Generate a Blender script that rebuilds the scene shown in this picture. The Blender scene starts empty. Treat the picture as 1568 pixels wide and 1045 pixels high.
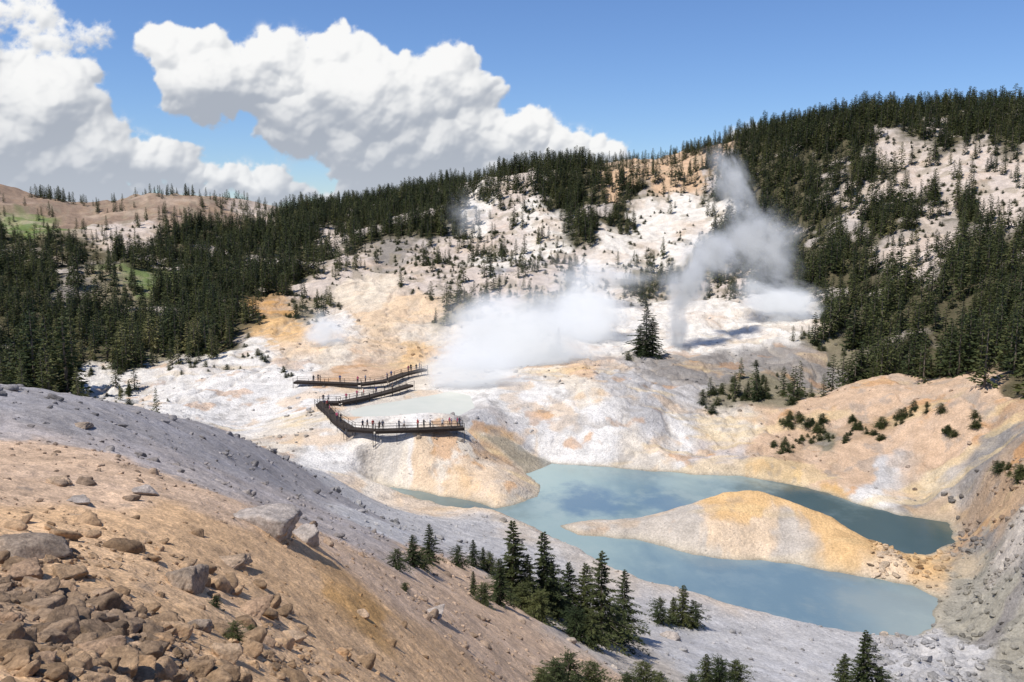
import bpy, math, random, time
import numpy as np
from mathutils import Vector, Matrix
rng=np.random.default_rng(7); random.seed(7)
scene=bpy.context.scene
F=1358.0; TH=math.atan(192.5/F); CT,ST=math.cos(TH),math.sin(TH)
# ---------------------------------------------------------------- survey helpers
def bearing(px,py):
    a=(px-784.0)/F; b=(522.5-py)/F
    y=CT+b*ST
    return a/y,(b*CT-ST)/y           # tan azimuth, tan elevation
def P(px,py,D):
    u,e=bearing(px,py); return np.array([u*D,D,e*D])
def PZ(px,py,z):
    u,e=bearing(px,py); D=z/e; return np.array([u*D,D,z])
# ---------------------------------------------------------------- noise
def vnoise(x,y,seed=0):
    xi=np.floor(x).astype(np.int64); yi=np.floor(y).astype(np.int64)
    fx=x-xi; fy=y-yi
    fx=fx*fx*fx*(fx*(fx*6-15)+10); fy=fy*fy*fy*(fy*(fy*6-15)+10)
    def h(a,b):
        n=(a*374761393+b*668265263+seed*1274126177)&0xffffffff
        n=((n^(n>>13))*1103515245)&0xffffffff
        n=((n^(n>>15))*2246822519)&0xffffffff
        return (n&0xffffff)/float(0xffffff)*2-1
    return (h(xi,yi)*(1-fx)+h(xi+1,yi)*fx)*(1-fy)+(h(xi,yi+1)*(1-fx)+h(xi+1,yi+1)*fx)*fy
def fbm(x,y,o=4,seed=0,g=.5):
    s=0;a=1;t=0
    for i in range(o):
        s=s+a*vnoise(x,y,seed+i*17); t+=a; a*=g
        x,y=(x*1.62-y*1.2)+3.1,(x*1.2+y*1.62)+7.7
    return s/t
def ridged(x,y,o=4,seed=0):
    s=0;a=1;t=0
    for i in range(o):
        s=s+a*(1-2*np.abs(vnoise(x,y,seed+i*13))); t+=a; a*=.5
        x,y=(x*1.62-y*1.2)+3.1,(x*1.2+y*1.62)+7.7
    return s/t
def sstep(a,b,x):
    t=np.clip((x-a)/(b-a),0,1); return t*t*(3-2*t)
# ---------------------------------------------------------------- terrain anchors
A=[]
for t in [
 (-500,1045,2.9),(0,1045,4.3),(200,1045,5.3),(400,1045,7.6),(600,1045,12.5),(780,1045,24),(950,1045,41),(1150,1045,60),(1350,1045,70),(1568,1045,76),(1950,1045,78),
 (0,1300,2.7),(400,1300,3.6),(784,1300,7),(1150,1300,20),(1568,1300,32),
 (-500,900,5),(0,900,7.6),(200,900,9.2),(400,900,13.5),(600,900,25),(750,930,43),(930,985,58),(1060,990,68),
 (-500,760,9),(0,800,11.5),(200,790,14.5),(400,812,18.5),(600,850,40),(700,885,50),(800,905,62),
 (0,700,21),(150,700,24),(300,728,29),(450,782,40),(600,812,60),(720,840,85),
 (-500,620,24),(0,640,32),(150,650,39),(300,690,48),(450,745,62),(550,772,88),(650,790,116),
 (-500,560,40),(0,590,45),(120,604,52),(250,634,60),(350,664,72),(420,694,88),(500,728,110),(560,746,136),
 (-500,650,90),(0,690,90),(150,700,95),(300,715,105),(400,722,122),(470,715,140),(0,640,140),(150,640,150),(300,660,150),
 (1500,985,84),(1500,910,98),(1500,850,108),(1480,770,124),(1568,950,84),(1568,860,92),(1560,750,112),(1850,800,90),(1850,650,115),
 (1250,720,150),(1250,680,160),(1350,700,150),(1350,640,165),(1180,660,168),(1200,614,185),(1370,574,185),(1300,592,185),(1500,588,160),(1568,622,145),(1440,660,150),(1430,740,140),
 (1100,690,162),(1130,650,172),(1420,592,205),(1250,606,205),(1330,590,208),
 (870,700,159),(870,660,166),(900,622,175),(960,690,159),(1030,690,160),(1000,640,172),(870,590,190),(800,600,186),(860,552,214),(1000,548,220),(1060,600,190),(780,640,172),(760,560,212),
 (1120,585,200),(1060,540,226),(930,530,240),(1150,545,226),(1240,545,222),(1150,492,268),(1230,500,262),(1080,482,280),(1000,472,290),(1000,525,245),(1160,460,292),(940,480,285),
 (350,660,165),(420,660,160),(400,630,180),(300,625,180),(200,605,195),(350,590,200),(250,570,215),(420,560,222),(330,545,235),(150,598,200),
 (480,560,220),(560,545,232),(650,540,238),(700,560,215),(500,510,255),(600,510,258),(700,520,252),
 (-500,540,200),(0,575,215),(100,584,208),(0,480,270),(150,500,270),(300,480,290),(-500,420,300),(0,400,350),(150,390,380),(300,410,360),(0,345,450),(150,350,450),(300,345,460),
 (-500,270,560),(0,290,600),(60,305,570),(110,318,560),(230,302,560),(330,304,560),(400,322,560),
 (400,500,262),(480,480,290),(550,435,335),(650,470,290),(720,470,290),(600,400,375),(450,400,380),(700,400,370),(800,450,310),(800,390,375),(900,410,360),(900,350,415),(760,340,430),(1000,400,375),(1000,320,430),(1100,310,425),(1100,400,355),
 (1200,400,335),(1200,300,400),(1300,480,262),(1300,400,300),(1300,300,370),(1400,530,215),(1450,430,250),(1450,330,320),(1450,250,370),(1568,480,200),(1568,560,165),(1568,350,280),(1568,250,350),(1950,450,190),(1950,250,300),
 (420,330,520),(500,336,490),(560,336,480),(640,320,475),(700,306,470),(780,286,470),(850,282,470),(950,276,470),(1060,263,465),(1120,243,460),(1230,216,450),(1330,196,440),(1450,186,430),(1568,178,420),(1950,135,420),
]: A.append(P(*t))
for t in [(500,658,-37.9),(560,662,-37.8),(620,662,-37.8),(700,660,-37.8),(560,672,-38.3),(640,672,-38.2),(700,668,-38.3),(480,672,-38.8),(560,695,-40.2),(640,700,-40.6),(690,690,-40.0),(620,725,-42.6),(520,700,-40.6),(740,688,-41),
          (520,612,-37.8),(600,615,-38.2),(690,612,-38.2),(460,592,-37.7),(560,592,-37.8),(660,575,-37.5),(740,610,-37.9),(540,570,-37.3),
          (1150,744,-39.2),(1220,760,-40.1),(1300,805,-42.2),(1070,772,-41.4),(1150,790,-41.6),(960,808,-43.7),(1200,835,-43.6),(1350,862,-43.6),(730,728,-42.8),(780,742,-43.4),(660,735,-43.3)]: A.append(PZ(*t))
for u in (-1.2,-.5,0,.5,1.2):
    for D,z in ((1.0,-1.72),(2.0,-1.9-.25*u-.2)): A.append(np.array([u*D,D,z]))
for u in (-1.2,-.9,-.58,-.4,-.28,-.15,0,.15,.3,.45,.6,.9,1.2):
    zc=np.interp(u,[-.6,-.3,-.1,0.2,.6],[8,3,10,30,48])
    A.append(np.array([u*720,720,zc*.3-10])); A.append(np.array([u*2000,2000,-60])); A.append(np.array([u*6000,6000,-100]))
A=np.array(A)
def tc(x,y):
    r=np.hypot(x,y); return np.arctan2(x,y)*2.5,np.log(np.maximum(r,1e-3)),r
au,av,ar=tc(A[:,0],A[:,1]); asv=A[:,2]/ar
def K(d2): return .5*d2*np.log(d2+1e-12)
n=len(A)
M=np.zeros((n+3,n+3)); d2=(au[:,None]-au)**2+(av[:,None]-av)**2
M[:n,:n]=K(d2)+np.eye(n)*4e-4
M[:n,n]=1;M[:n,n+1]=au;M[:n,n+2]=av;M[n,:n]=1;M[n+1,:n]=au;M[n+2,:n]=av
W=np.linalg.solve(M,np.concatenate([asv,[0,0,0]]))
def seg(a,b,k): return np.geomspace(a,b,k,endpoint=False)
R=np.concatenate([[.02],seg(.6,3,25),seg(3,60,430),seg(60,90,90),seg(90,250,340),seg(250,520,340),seg(520,900,40),seg(900,6000,26),[6000.]])
AZf=np.linspace(-.60,.60,1000); c=np.linspace(.60,math.pi,56)[1:]
AZ=np.concatenate([-c[::-1],AZf,c]); 
nr,na=len(R),len(AZ)
LR=np.log(R)
gaz=np.linspace(-.87,.87,260); glr=np.linspace(math.log(.6),math.log(6000),420)
GU,GV=np.meshgrid(gaz*2.5,glr)
S=W[n]+W[n+1]*GU+W[n+2]*GV
for i in range(n): S=S+W[i]*K((GU-au[i])**2+(GV-av[i])**2)
def bil(G,xs,ys,x,y):
    fx=np.clip(np.interp(x,xs,np.arange(len(xs))),0,len(xs)-1.001); fy=np.clip(np.interp(y,ys,np.arange(len(ys))),0,len(ys)-1.001)
    i=fx.astype(int); j=fy.astype(int); fx=fx-i; fy=fy-j
    return (G[j,i]*(1-fx)+G[j,i+1]*fx)*(1-fy)+(G[j+1,i]*(1-fx)+G[j+1,i+1]*fx)*fy
az2=np.where(np.abs(AZ)>.87,np.sign(AZ)*(.87-(np.abs(AZ)-.87)*(.87/(math.pi-.87))),AZ)
AA,RR=np.meshgrid(AZ,R); A2,_=np.meshgrid(az2,R)
X=RR*np.sin(AA); Y=RR*np.cos(AA)
Z=bil(S,gaz,glr,A2,np.log(np.maximum(RR,.6)))*RR
Z[0,:]=-1.72
# ---------------------------------------------------------------- relief
farw=sstep(150,330,RR); midw=sstep(95,150,RR)*(1-.4*farw); nearw=1-sstep(25,80,RR)
basin=sstep(0,25,np.hypot((X+26),(Y-178)*.8)-22)
ic=PZ(1180,790,-43); isl=sstep(0,12,np.hypot(X-ic[0],(Y-ic[1])*1.0)-24)
Z+=farw*(fbm(X/55,Y/55,4,3)*4.5+ridged(X/28,Y/28,4,9)*2.6)*(1-sstep(700,1200,RR))
Z+=midw*basin*isl*(fbm(X/22,Y/22,4,21)*1.5+ridged(X/11,Y/11,4,31)*.85)
Z+=sstep(60,120,RR)*(fbm(X/3.5,Y/3.5,4,41)*.24)*(.4+.6*basin)*(.35+.65*isl)
wX=X+2.5*fbm(X/9,Y/9,3,45); wY=Y+2.5*fbm(X/9+7,Y/9,3,46)
gul=ridged(wX/5.5,wY/9.,4,47)
Z+=sstep(140,165,RR)*(1-sstep(300,420,RR))*basin*isl*(-.55*sstep(.15,.75,gul)+.5*np.maximum(0,fbm(X/5,Y/5,4,48)))
rb=sstep(.40,.48,AA)*sstep(60,75,RR)*(1-sstep(150,200,RR))
Z+=rb*(ridged(X/22+3,Y/22,3,93)*1.6+ridged(X/8,Y/8,5,91)*1.3+fbm(X/2.2,Y/2.2,4,95)*.55)
nn=sstep(2.5,6,RR)
Z+=nn*nearw*(fbm(X/2.6,Y/2.6,4,51)*.14+fbm(X/.6,Y/.6,4,57)*.05+np.maximum(0,fbm(X/.22,Y/.22,3,63))*.04)
Z+=sstep(15,40,RR)*(1-sstep(110,150,RR))*(fbm(X/9,Y/9,5,71)*.38+fbm(X/1.3,Y/1.3,3,75)*.09)
# ---------------------------------------------------------------- water bodies
LV=-45.0
lake=np.array([PZ(a,b,LV)[:2] for a,b in [(575,742),(640,752),(700,765),(760,778),(800,772),(825,760),(830,742),(805,722),(770,712),(735,706),(780,703),(850,712),(940,716),(1000,722),(1065,727),(1130,730),(1200,740),(1265,755),(1320,775),(1380,790),(1450,800),(1458,830),(1420,852),
 (1385,848),(1290,815),(1200,796),(1100,786),(1060,787),(960,795),(885,799),(860,806),(885,820),(980,828),(1060,850),(1130,858),(1210,862),(1300,880),(1400,897),(1430,917),(1425,950),(1400,975),(1330,975),(1200,958),(1100,940),(1040,930),(980,905),(940,880),(900,850),(860,828),(800,800),(760,792),(700,779),(640,763)]])
LV2=-38.1
pool=np.array([PZ(a,b,LV2)[:2] for a,b in [(535,630),(560,622),(600,616),(650,608),(690,600),(720,606),(726,625),(700,638),(640,641),(580,641),(545,640)]])
def sdist(poly,x,y):
    ins=np.zeros(x.shape,bool); d=np.full(x.shape,1e9)
    m=len(poly)
    for i in range(m):
        ax,ay=poly[i]; bx,by=poly[(i+1)%m]
        ex,ey=bx-ax,by-ay; t=np.clip(((x-ax)*ex+(y-ay)*ey)/(ex*ex+ey*ey),0,1)
        d=np.minimum(d,np.hypot(x-ax-t*ex,y-ay-t*ey))
        c=((ay>y)!=(by>y))&(x<(bx-ax)*(y-ay)/(by-ay+1e-12)+ax); ins^=c
    return np.where(ins,-d,d)
near=(RR>80)&(RR<230)&(np.abs(AA)<.62)
SD=np.full(X.shape,999.); SD2=SD.copy()
xs,ys=X[near],Y[near]
wob=fbm(xs/4,ys/4,4,81)*.9
SD[near]=sdist(lake,xs,ys)+wob
SD2[near]=sdist(pool,xs,ys)+wob*.5
for sd,lv,slp,dec in ((SD,LV,.30,0.),(SD2,LV2,.10,.45)):
    w=sstep(0,5,sd)
    out=(lv+slp*np.maximum(sd,0))*(1-w)+Z*w
    out=np.maximum(out,lv+np.minimum(.16*np.maximum(sd,0),.45)-np.maximum(sd-3,0)*dec)
    Z=np.where(sd>0,np.where(sd<60,out,Z),lv-np.minimum(-.3*sd+.03,1.5))
def gz(x,y):
    x=np.asarray(x,float); y=np.asarray(y,float)
    return bil(Z,AZ,LR,np.arctan2(x,y),np.log(np.maximum(np.hypot(x,y),.05)))
DM=np.geomspace(2.2,900,2600)
def hit(px,py):
    u,e=bearing(px,py)
    z=gz(u*DM,DM); k=np.argmax(z>=e*DM)
    if not (z>=e*DM).any(): k=len(DM)-1
    if k>0:
        a,b=DM[k-1],DM[k]
        for _ in range(6):
            m=.5*(a+b)
            if gz(u*m,m)>=e*m: b=m
            else: a=m
        D=b
    else: D=DM[0]
    return np.array([u*D,D,float(gz(u*D,D))])
# ---------------------------------------------------------------- ground colours
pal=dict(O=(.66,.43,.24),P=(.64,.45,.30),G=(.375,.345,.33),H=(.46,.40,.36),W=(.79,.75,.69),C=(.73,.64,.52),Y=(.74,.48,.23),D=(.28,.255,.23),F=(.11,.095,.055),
 T=(.62,.54,.48),B=(.30,.22,.165),M=(.15,.21,.07),L=(.54,.515,.49),S=(.24,.21,.14),E=(.54,.475,.40),I=(.36,.33,.265),R=(.50,.34,.21),K=(.60,.35,.14),N=(.76,.58,.40),X=(.62,.38,.15))
CA=[(0,1045,'O',0),(200,1045,'O',0),(400,1045,'O',0),(600,1045,'O',0),(0,930,'R',0),(150,960,'R',0),(250,930,'O',0),(450,930,'O',0),(550,930,'K',0),(640,985,'O',0),(480,890,'O',0),(0,820,'O',0),(150,800,'O',0),(300,800,'O',0),(420,860,'O',0),(560,870,'P',0),(0,745,'P',0),(150,745,'P',0),(300,765,'P',0),(0,690,'P',0),(100,700,'P',0),(0,655,'H',0),(0,610,'G',0),(100,640,'G',0),(200,690,'H',0),(200,640,'G',0),(300,670,'G',0),(300,725,'H',0),(400,715,'G',0),(400,765,'H',0),(480,745,'G',0),(500,790,'H',0),(560,770,'L',0),(600,815,'L',0),(680,800,'L',0),(740,835,'L',0),(680,870,'P',0),(760,960,'P',0),(800,1030,'P',0),(900,1035,'P',0),(950,1000,'E',0),(1100,980,'L',0),(1100,1040,'L',0),(1300,1000,'L',0),(1450,1000,'L',0),(1500,940,'I',0),(1500,870,'I',0),(1568,820,'E',0),(1560,890,'D',0),(1530,960,'D',0),(1568,980,'I',0),(1540,760,'R',0),(1520,800,'D',0),
(650,745,'N',0),(740,735,'N',0),(780,760,'E',0),(700,700,'C',0),(600,700,'C',0),(520,690,'W',0),(450,665,'C',0),(620,670,'W',0),(1150,758,'Y',0),(1170,775,'Y',0),(1210,780,'Y',0),(1250,800,'Y',0),(1100,770,'Y',0),(1100,800,'N',0),(1150,810,'N',0),(1050,810,'E',0),(1300,825,'Y',0),(1370,848,'Y',0),(1200,850,'E',0),(1330,865,'N',0),(950,812,'E',0),(1100,840,'E',0),
(1100,705,'T',0),(1110,660,'C',0),(1200,645,'P',0),(1190,700,'R',0),(1160,690,'P',0),(1300,615,'P',0),(1250,615,'P',0),(1350,590,'P',0),(1400,600,'P',0),(1450,590,'P',0),(1500,610,'P',0),(1280,660,'S',0),(1240,640,'R',0),(1330,650,'R',0),(1410,640,'P',0),(1380,690,'P',0),(1430,665,'P',0),(1330,690,'P',0),(1270,700,'P',0),(1350,735,'W',0),(1360,715,'L',0),(1450,700,'P',0),(1450,740,'E',0),(1290,740,'X',0),(1250,715,'P',0),(1530,690,'D',0),(1520,650,'P',0),(1430,770,'D',0),(1230,745,'X',0),
(900,650,'W',0),(850,690,'W',0),(960,700,'C',0),(920,690,'W',0),(1020,665,'W',0),(1000,610,'L',0),(950,580,'L',0),(870,590,'C',0),(890,570,'P',0),(730,690,'C',0),(755,682,'R',0),(735,665,'L',0),(790,665,'L',0),(820,650,'W',0),(800,695,'N',0),(850,560,'C',0),(1060,610,'L',0),(1040,580,'D',0),(1100,560,'D',0),(1180,550,'D',0),(1250,545,'D',0),(1150,500,'W',0),(1080,480,'W',0),(1220,505,'W',0),(980,480,'W',0),(950,520,'W',0),(1130,605,'S',.3),(1100,620,'S',.2),(1200,595,'S',.3),(1080,640,'L',0),(1180,470,'W',0),(1270,520,'S',.4),
(600,600,'C',0),(680,570,'C',0),(750,560,'W',0),(560,565,'P',0),(470,620,'W',0),(350,605,'W',0),(250,580,'W',.02),(420,575,'W',0),(160,595,'W',.1),(350,560,'W',.05),(400,535,'W',.03),(480,640,'C',0),(720,600,'W',0),(780,620,'W',0),
(420,500,'Y',0),(410,465,'K',.05),(470,470,'S',.3),(560,440,'C',0),(520,490,'W',0),(500,540,'C',0),(640,500,'C',0),(600,520,'N',0),(570,480,'N',0),(700,530,'C',0),(620,470,'N',0),(650,440,'T',.05),(690,480,'S',.35),(740,470,'T',.2),(760,500,'L',.05),(640,545,'Y',0),(480,440,'T',.1),(540,410,'T',.15),(480,520,'N',0),
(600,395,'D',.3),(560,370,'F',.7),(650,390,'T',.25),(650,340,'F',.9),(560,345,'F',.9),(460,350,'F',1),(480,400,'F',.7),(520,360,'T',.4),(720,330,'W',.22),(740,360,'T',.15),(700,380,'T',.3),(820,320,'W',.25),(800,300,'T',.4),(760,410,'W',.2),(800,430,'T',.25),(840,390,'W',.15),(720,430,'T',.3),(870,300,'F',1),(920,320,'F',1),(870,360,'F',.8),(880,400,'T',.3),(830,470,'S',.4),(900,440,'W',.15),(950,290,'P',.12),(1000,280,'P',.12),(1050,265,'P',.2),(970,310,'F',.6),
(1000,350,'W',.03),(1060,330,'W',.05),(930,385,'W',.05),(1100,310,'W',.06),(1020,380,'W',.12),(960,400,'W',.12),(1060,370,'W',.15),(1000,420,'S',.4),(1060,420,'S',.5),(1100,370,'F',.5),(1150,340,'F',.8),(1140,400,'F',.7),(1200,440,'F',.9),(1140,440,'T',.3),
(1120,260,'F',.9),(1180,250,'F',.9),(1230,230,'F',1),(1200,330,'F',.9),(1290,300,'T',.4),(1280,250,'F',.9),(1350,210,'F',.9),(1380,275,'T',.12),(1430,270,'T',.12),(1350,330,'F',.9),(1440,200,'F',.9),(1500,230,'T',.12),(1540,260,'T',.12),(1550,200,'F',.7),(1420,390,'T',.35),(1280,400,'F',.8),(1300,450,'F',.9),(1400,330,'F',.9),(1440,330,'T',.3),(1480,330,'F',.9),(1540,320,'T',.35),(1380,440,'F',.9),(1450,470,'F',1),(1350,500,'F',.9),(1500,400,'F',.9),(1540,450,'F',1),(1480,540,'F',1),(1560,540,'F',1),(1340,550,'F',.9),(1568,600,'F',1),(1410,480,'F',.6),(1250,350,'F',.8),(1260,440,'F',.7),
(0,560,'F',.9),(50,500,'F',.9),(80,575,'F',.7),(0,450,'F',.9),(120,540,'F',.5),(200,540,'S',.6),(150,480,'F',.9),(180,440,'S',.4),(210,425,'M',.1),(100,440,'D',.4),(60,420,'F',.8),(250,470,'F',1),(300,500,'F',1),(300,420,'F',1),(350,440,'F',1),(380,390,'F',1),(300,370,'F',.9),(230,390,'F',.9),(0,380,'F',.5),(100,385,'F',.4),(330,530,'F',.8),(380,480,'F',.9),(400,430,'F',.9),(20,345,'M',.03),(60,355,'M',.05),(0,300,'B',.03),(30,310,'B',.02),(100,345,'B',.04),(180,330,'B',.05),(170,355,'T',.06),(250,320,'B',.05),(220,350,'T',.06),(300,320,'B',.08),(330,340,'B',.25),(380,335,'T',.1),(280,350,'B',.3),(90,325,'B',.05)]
cp=np.array([hit(a[0],a[1]) for a in CA])
cc=np.array([pal[a[2]] for a in CA]); cd=np.array([a[3] for a in CA],float)
vals=np.column_stack([cc,cd])
cu,cv,_=tc(cp[:,0],cp[:,1])
def field(x,y):
    sh=x.shape; x=x.ravel(); y=y.ravel()
    u,v,r=tc(x,y)
    u=u+.055*fbm(u*9,v*9,4,101)*1.3+.02*fbm(x/2.0,y/2.0,3,111); v=v+.06*fbm(u*8+5,v*8,4,105)*1.3
    num=np.zeros((len(x),4),np.float32); den=np.zeros(len(x),np.float32)
    u=u.astype(np.float32); v=v.astype(np.float32)
    for i in range(len(cu)):
        d=(u-cu[i])**2+((v-cv[i])*1.15)**2+2e-4
        w=1/(d*d*d*1e6); den+=w; num+=w[:,None]*vals[i].astype(np.float32)
    return (num/den[:,None]).reshape(sh+(4,))
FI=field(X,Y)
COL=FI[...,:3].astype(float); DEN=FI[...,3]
def tint(k,c):
    global COL
    COL=COL*(1-k[...,None])+np.array(c)*k[...,None]
f1=fbm(X/14,Y/14,5,121); f2=fbm(X/5,Y/5,4,127)
tint(farw*sstep(.18,.4,f1)*.7*sstep(.3,.6,DEN),pal['T'])
kk=(farw*(1-sstep(.4,.7,DEN)))[...,None]; COL=COL*(1-kk)+COL*np.array((.99,.955,.90))*kk
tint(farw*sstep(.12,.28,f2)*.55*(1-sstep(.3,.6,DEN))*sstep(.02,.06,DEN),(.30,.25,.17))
tint(farw*sstep(.15,.45,fbm(X/20+9,Y/12,5,129))*.45*(1-sstep(.3,.6,DEN)),(.60,.46,.34))
rightw=sstep(20,45,X)*(1-sstep(215,240,RR))
tint(midw*(1-farw*.7)*sstep(.26,.48,fbm(X/9+4,Y/9,5,133))*.5*(DEN<.2),(.72,.46,.22))
tint(midw*(1-farw*.7)*sstep(.36,.5,fbm(X/6+40,Y/6,5,139))*.6*(DEN<.2),(.58,.29,.10))
tint(midw*(1-farw*.7)*sstep(.15,.4,fbm(X/7+14,Y/7,5,143))*.36*(DEN<.2)*(1-.7*rightw),(.46,.44,.42))
k=(1-sstep(50,110,RR))*sstep(-.05,.4,fbm(X/3+Y/9,Y/2.5-X/5,5,153))*.35
COL=COL*(1-k[...,None])+COL*np.array((1.10,1.15,1.25))*k[...,None]
k=(1-sstep(50,110,RR))*sstep(.1,.5,fbm(X/1.2,Y/1.2,5,163))*.35
COL=COL*(1-k[...,None]*.45)
tint(sstep(140,165,RR)*(1-sstep(300,420,RR))*basin*isl*sstep(.30,.8,gul)*.45*(DEN<.25),(.42,.36,.29))
tint(midw*(1-farw*.8)*sstep(.30,.5,fbm(X/16+Y/30,Y/5,5,149))*.55*(DEN<.2),(.74,.56,.30))
tint(midw*(1-farw*.8)*sstep(.34,.5,fbm(X/3.2,Y/3.2,5,151))*.5*(DEN<.2),(.30,.27,.24))
tint(np.exp(-(np.maximum(SD,0)/1.1)**2)*.5*(SD<6),(.58,.50,.36))
tint(np.exp(-(np.maximum(SD,0)/.35)**2)*.6*(SD<3),(.20,.19,.15))
COL=np.clip(COL,.02,.86)
# ---------------------------------------------------------------- mesh helper
def make_mesh(name,V,Fc,mats=(),mi=None,smooth=False,col=None):
    V=np.asarray(V,np.float32); Fc=np.asarray(Fc,np.int32)
    me=bpy.data.meshes.new(name); me.vertices.add(len(V)); me.vertices.foreach_set('co',V.ravel())
    k=Fc.shape[1]; me.loops.add(Fc.size); me.loops.foreach_set('vertex_index',Fc.ravel())
    me.polygons.add(len(Fc)); me.polygons.foreach_set('loop_start',np.arange(0,Fc.size,k,dtype=np.int32)); me.polygons.foreach_set('loop_total',np.full(len(Fc),k,np.int32))
    for m in mats: me.materials.append(m)
    if mi is not None: me.polygons.foreach_set('material_index',np.asarray(mi,np.int32))
    me.polygons.foreach_set('use_smooth',np.full(len(Fc),smooth))
    if col is not None:
        a=me.color_attributes.new('Col','FLOAT_COLOR','POINT'); c4=np.ones((len(V),4),np.float32); c4[:,:col.shape[1]]=col; a.data.foreach_set('color',c4.ravel())
    me.update(calc_edges=True); return me
def add(name,me,parent=None,loc=None):
    o=bpy.data.objects.new(name,me); scene.collection.objects.link(o)
    if parent: o.parent=parent
    if loc is not None: o.location=loc
    return o
# ---------------------------------------------------------------- node helpers
class NT:
    def __init__(s,t): s.t=t; s.n=t.nodes; s.l=t.links
    def new(s,k,ins=None,**kw):
        nd=s.n.new(k)
        for a,b in kw.items(): setattr(nd,a,b)
        if ins:
            for a,b in ins.items():
                if isinstance(b,bpy.types.NodeSocket): s.l.new(b,nd.inputs[a])
                else: nd.inputs[a].default_value=b
        return nd
    def m(s,op,a,b=0.0,c=0.0,clamp=False):
        nd=s.new('ShaderNodeMath',{0:a,1:b,2:c},operation=op); nd.use_clamp=clamp; return nd.outputs[0]
    def v(s,op,a,b=(0,0,0)):
        nd=s.new('ShaderNodeVectorMath',{0:a,1:b},operation=op)
        return nd.outputs['Value'] if op in('LENGTH','DOT_PRODUCT') else nd.outputs['Vector']
    def ss(s,x,a,b,lo=0.,hi=1.):
        nd=s.new('ShaderNodeMapRange',{'Value':x,'From Min':a,'From Max':b,'To Min':lo,'To Max':hi},interpolation_type='SMOOTHSTEP'); return nd.outputs[0]
    def mix(s,f,a,b,bt='MIX'):
        nd=s.n.new('ShaderNodeMix'); nd.data_type='RGBA'; nd.blend_type=bt
        for i,v in ((0,f),(6,a),(7,b)):
            if isinstance(v,bpy.types.NodeSocket): s.l.new(v,nd.inputs[i])
            else: nd.inputs[i].default_value=v if i==0 else (tuple(v)+(1,))[:4]
        return nd.outputs[2]
    def noise(s,vec,sc,d=4,r=.55,dist=0.):
        return s.new('ShaderNodeTexNoise',{'Vector':vec,'Scale':sc,'Detail':d,'Roughness':r,'Distortion':dist}).outputs['Fac']
def newmat(name):
    m=bpy.data.materials.new(name); m.use_nodes=True; t=NT(m.node_tree); b=m.node_tree.nodes['Principled BSDF']; return m,t,b
gm,t,b=newmat('ground_mineral_soil')
geo=t.new('ShaderNodeNewGeometry').outputs['Position']
col=t.new('ShaderNodeAttribute',attribute_name='Col').outputs['Color']
dist=t.v('LENGTH',geo)
nr_=t.ss(dist,30.,110.,1.,0.)
n1=t.noise(geo,.35,6,.65); n2=t.noise(geo,3.5,5,.7); n3=t.noise(geo,22.,3,.7)
fac=t.m('MULTIPLY',t.ss(n1,.3,.7,.82,1.13),t.ss(n2,.3,.72,.76,1.16))
fac3=t.m('ADD',1.,t.m('MULTIPLY',t.m('SUBTRACT',t.ss(n3,.3,.7,.65,1.28),1.),nr_))
fac=t.m('MULTIPLY',fac,fac3)
vo=t.new('ShaderNodeTexVoronoi',{'Vector':geo,'Scale':1.1,'Randomness':1.}).outputs['Distance']
sp=t.m('MULTIPLY',t.ss(vo,.10,.2,1.,0.),t.ss(n1,.48,.60))
col2=t.mix(1.,col,t.new('ShaderNodeCombineColor',{0:fac,1:fac,2:fac}).outputs[0],'MULTIPLY')
col2=t.mix(t.m('MULTIPLY',sp,.5),col2,(.18,.16,.14))
t.l.new(col2,b.inputs['Base Color']); b.inputs['Roughness'].default_value=.95; b.inputs['Specular IOR Level'].default_value=.1
bh=t.m('ADD',t.m('MULTIPLY',t.noise(geo,1.3,7,.68),.9),t.m('MULTIPLY',t.m('MULTIPLY',n3,nr_),.07))
bp=t.new('ShaderNodeBump',{'Height':bh,'Strength':.85,'Distance':.45}); 
bd=t.m('ADD',.15,t.m('MULTIPLY',t.ss(dist,8.,180.),.65)); t.l.new(bd,bp.inputs['Distance'])
t.l.new(bp.outputs[0],b.inputs['Normal'])
idx=np.arange(nr*na).reshape(nr,na)
q=np.stack([idx[:-1,:-1],idx[1:,:-1],idx[1:,1:],idx[:-1,1:]],-1).reshape(-1,4)[:, ::-1]
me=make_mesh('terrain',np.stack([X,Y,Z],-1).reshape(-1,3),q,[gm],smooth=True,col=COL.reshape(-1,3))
add('terrain',me)
# ---------------------------------------------------------------- water
wm,t,b=newmat('milky_thermal_water')
geo=t.new('ShaderNodeNewGeometry').outputs['Position']
w1=t.noise(t.v('MULTIPLY',geo,(1,.6,1)),.055,5,.55,.3)
w2=t.noise(t.v('MULTIPLY',geo,(1,.8,1)),.22,5,.62)
c=t.mix(t.ss(w1,.40,.60),(.27,.345,.325),(.16,.23,.245))
c=t.mix(t.m('MULTIPLY',t.ss(w2,.48,.66),.45),c,(.31,.37,.345))
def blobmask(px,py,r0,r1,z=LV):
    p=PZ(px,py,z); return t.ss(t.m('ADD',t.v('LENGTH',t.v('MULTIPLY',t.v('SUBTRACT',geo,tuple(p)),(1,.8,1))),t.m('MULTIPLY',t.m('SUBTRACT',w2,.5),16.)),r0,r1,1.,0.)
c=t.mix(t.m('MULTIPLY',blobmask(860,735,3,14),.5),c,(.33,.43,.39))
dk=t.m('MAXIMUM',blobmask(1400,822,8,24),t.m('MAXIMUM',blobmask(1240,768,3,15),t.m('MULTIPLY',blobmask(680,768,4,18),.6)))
c=t.mix(t.m('MULTIPLY',dk,.9),c,(.045,.070,.060))  # right-hand dark zones: deeper water, plus a dark reflection painted into the colour
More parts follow.
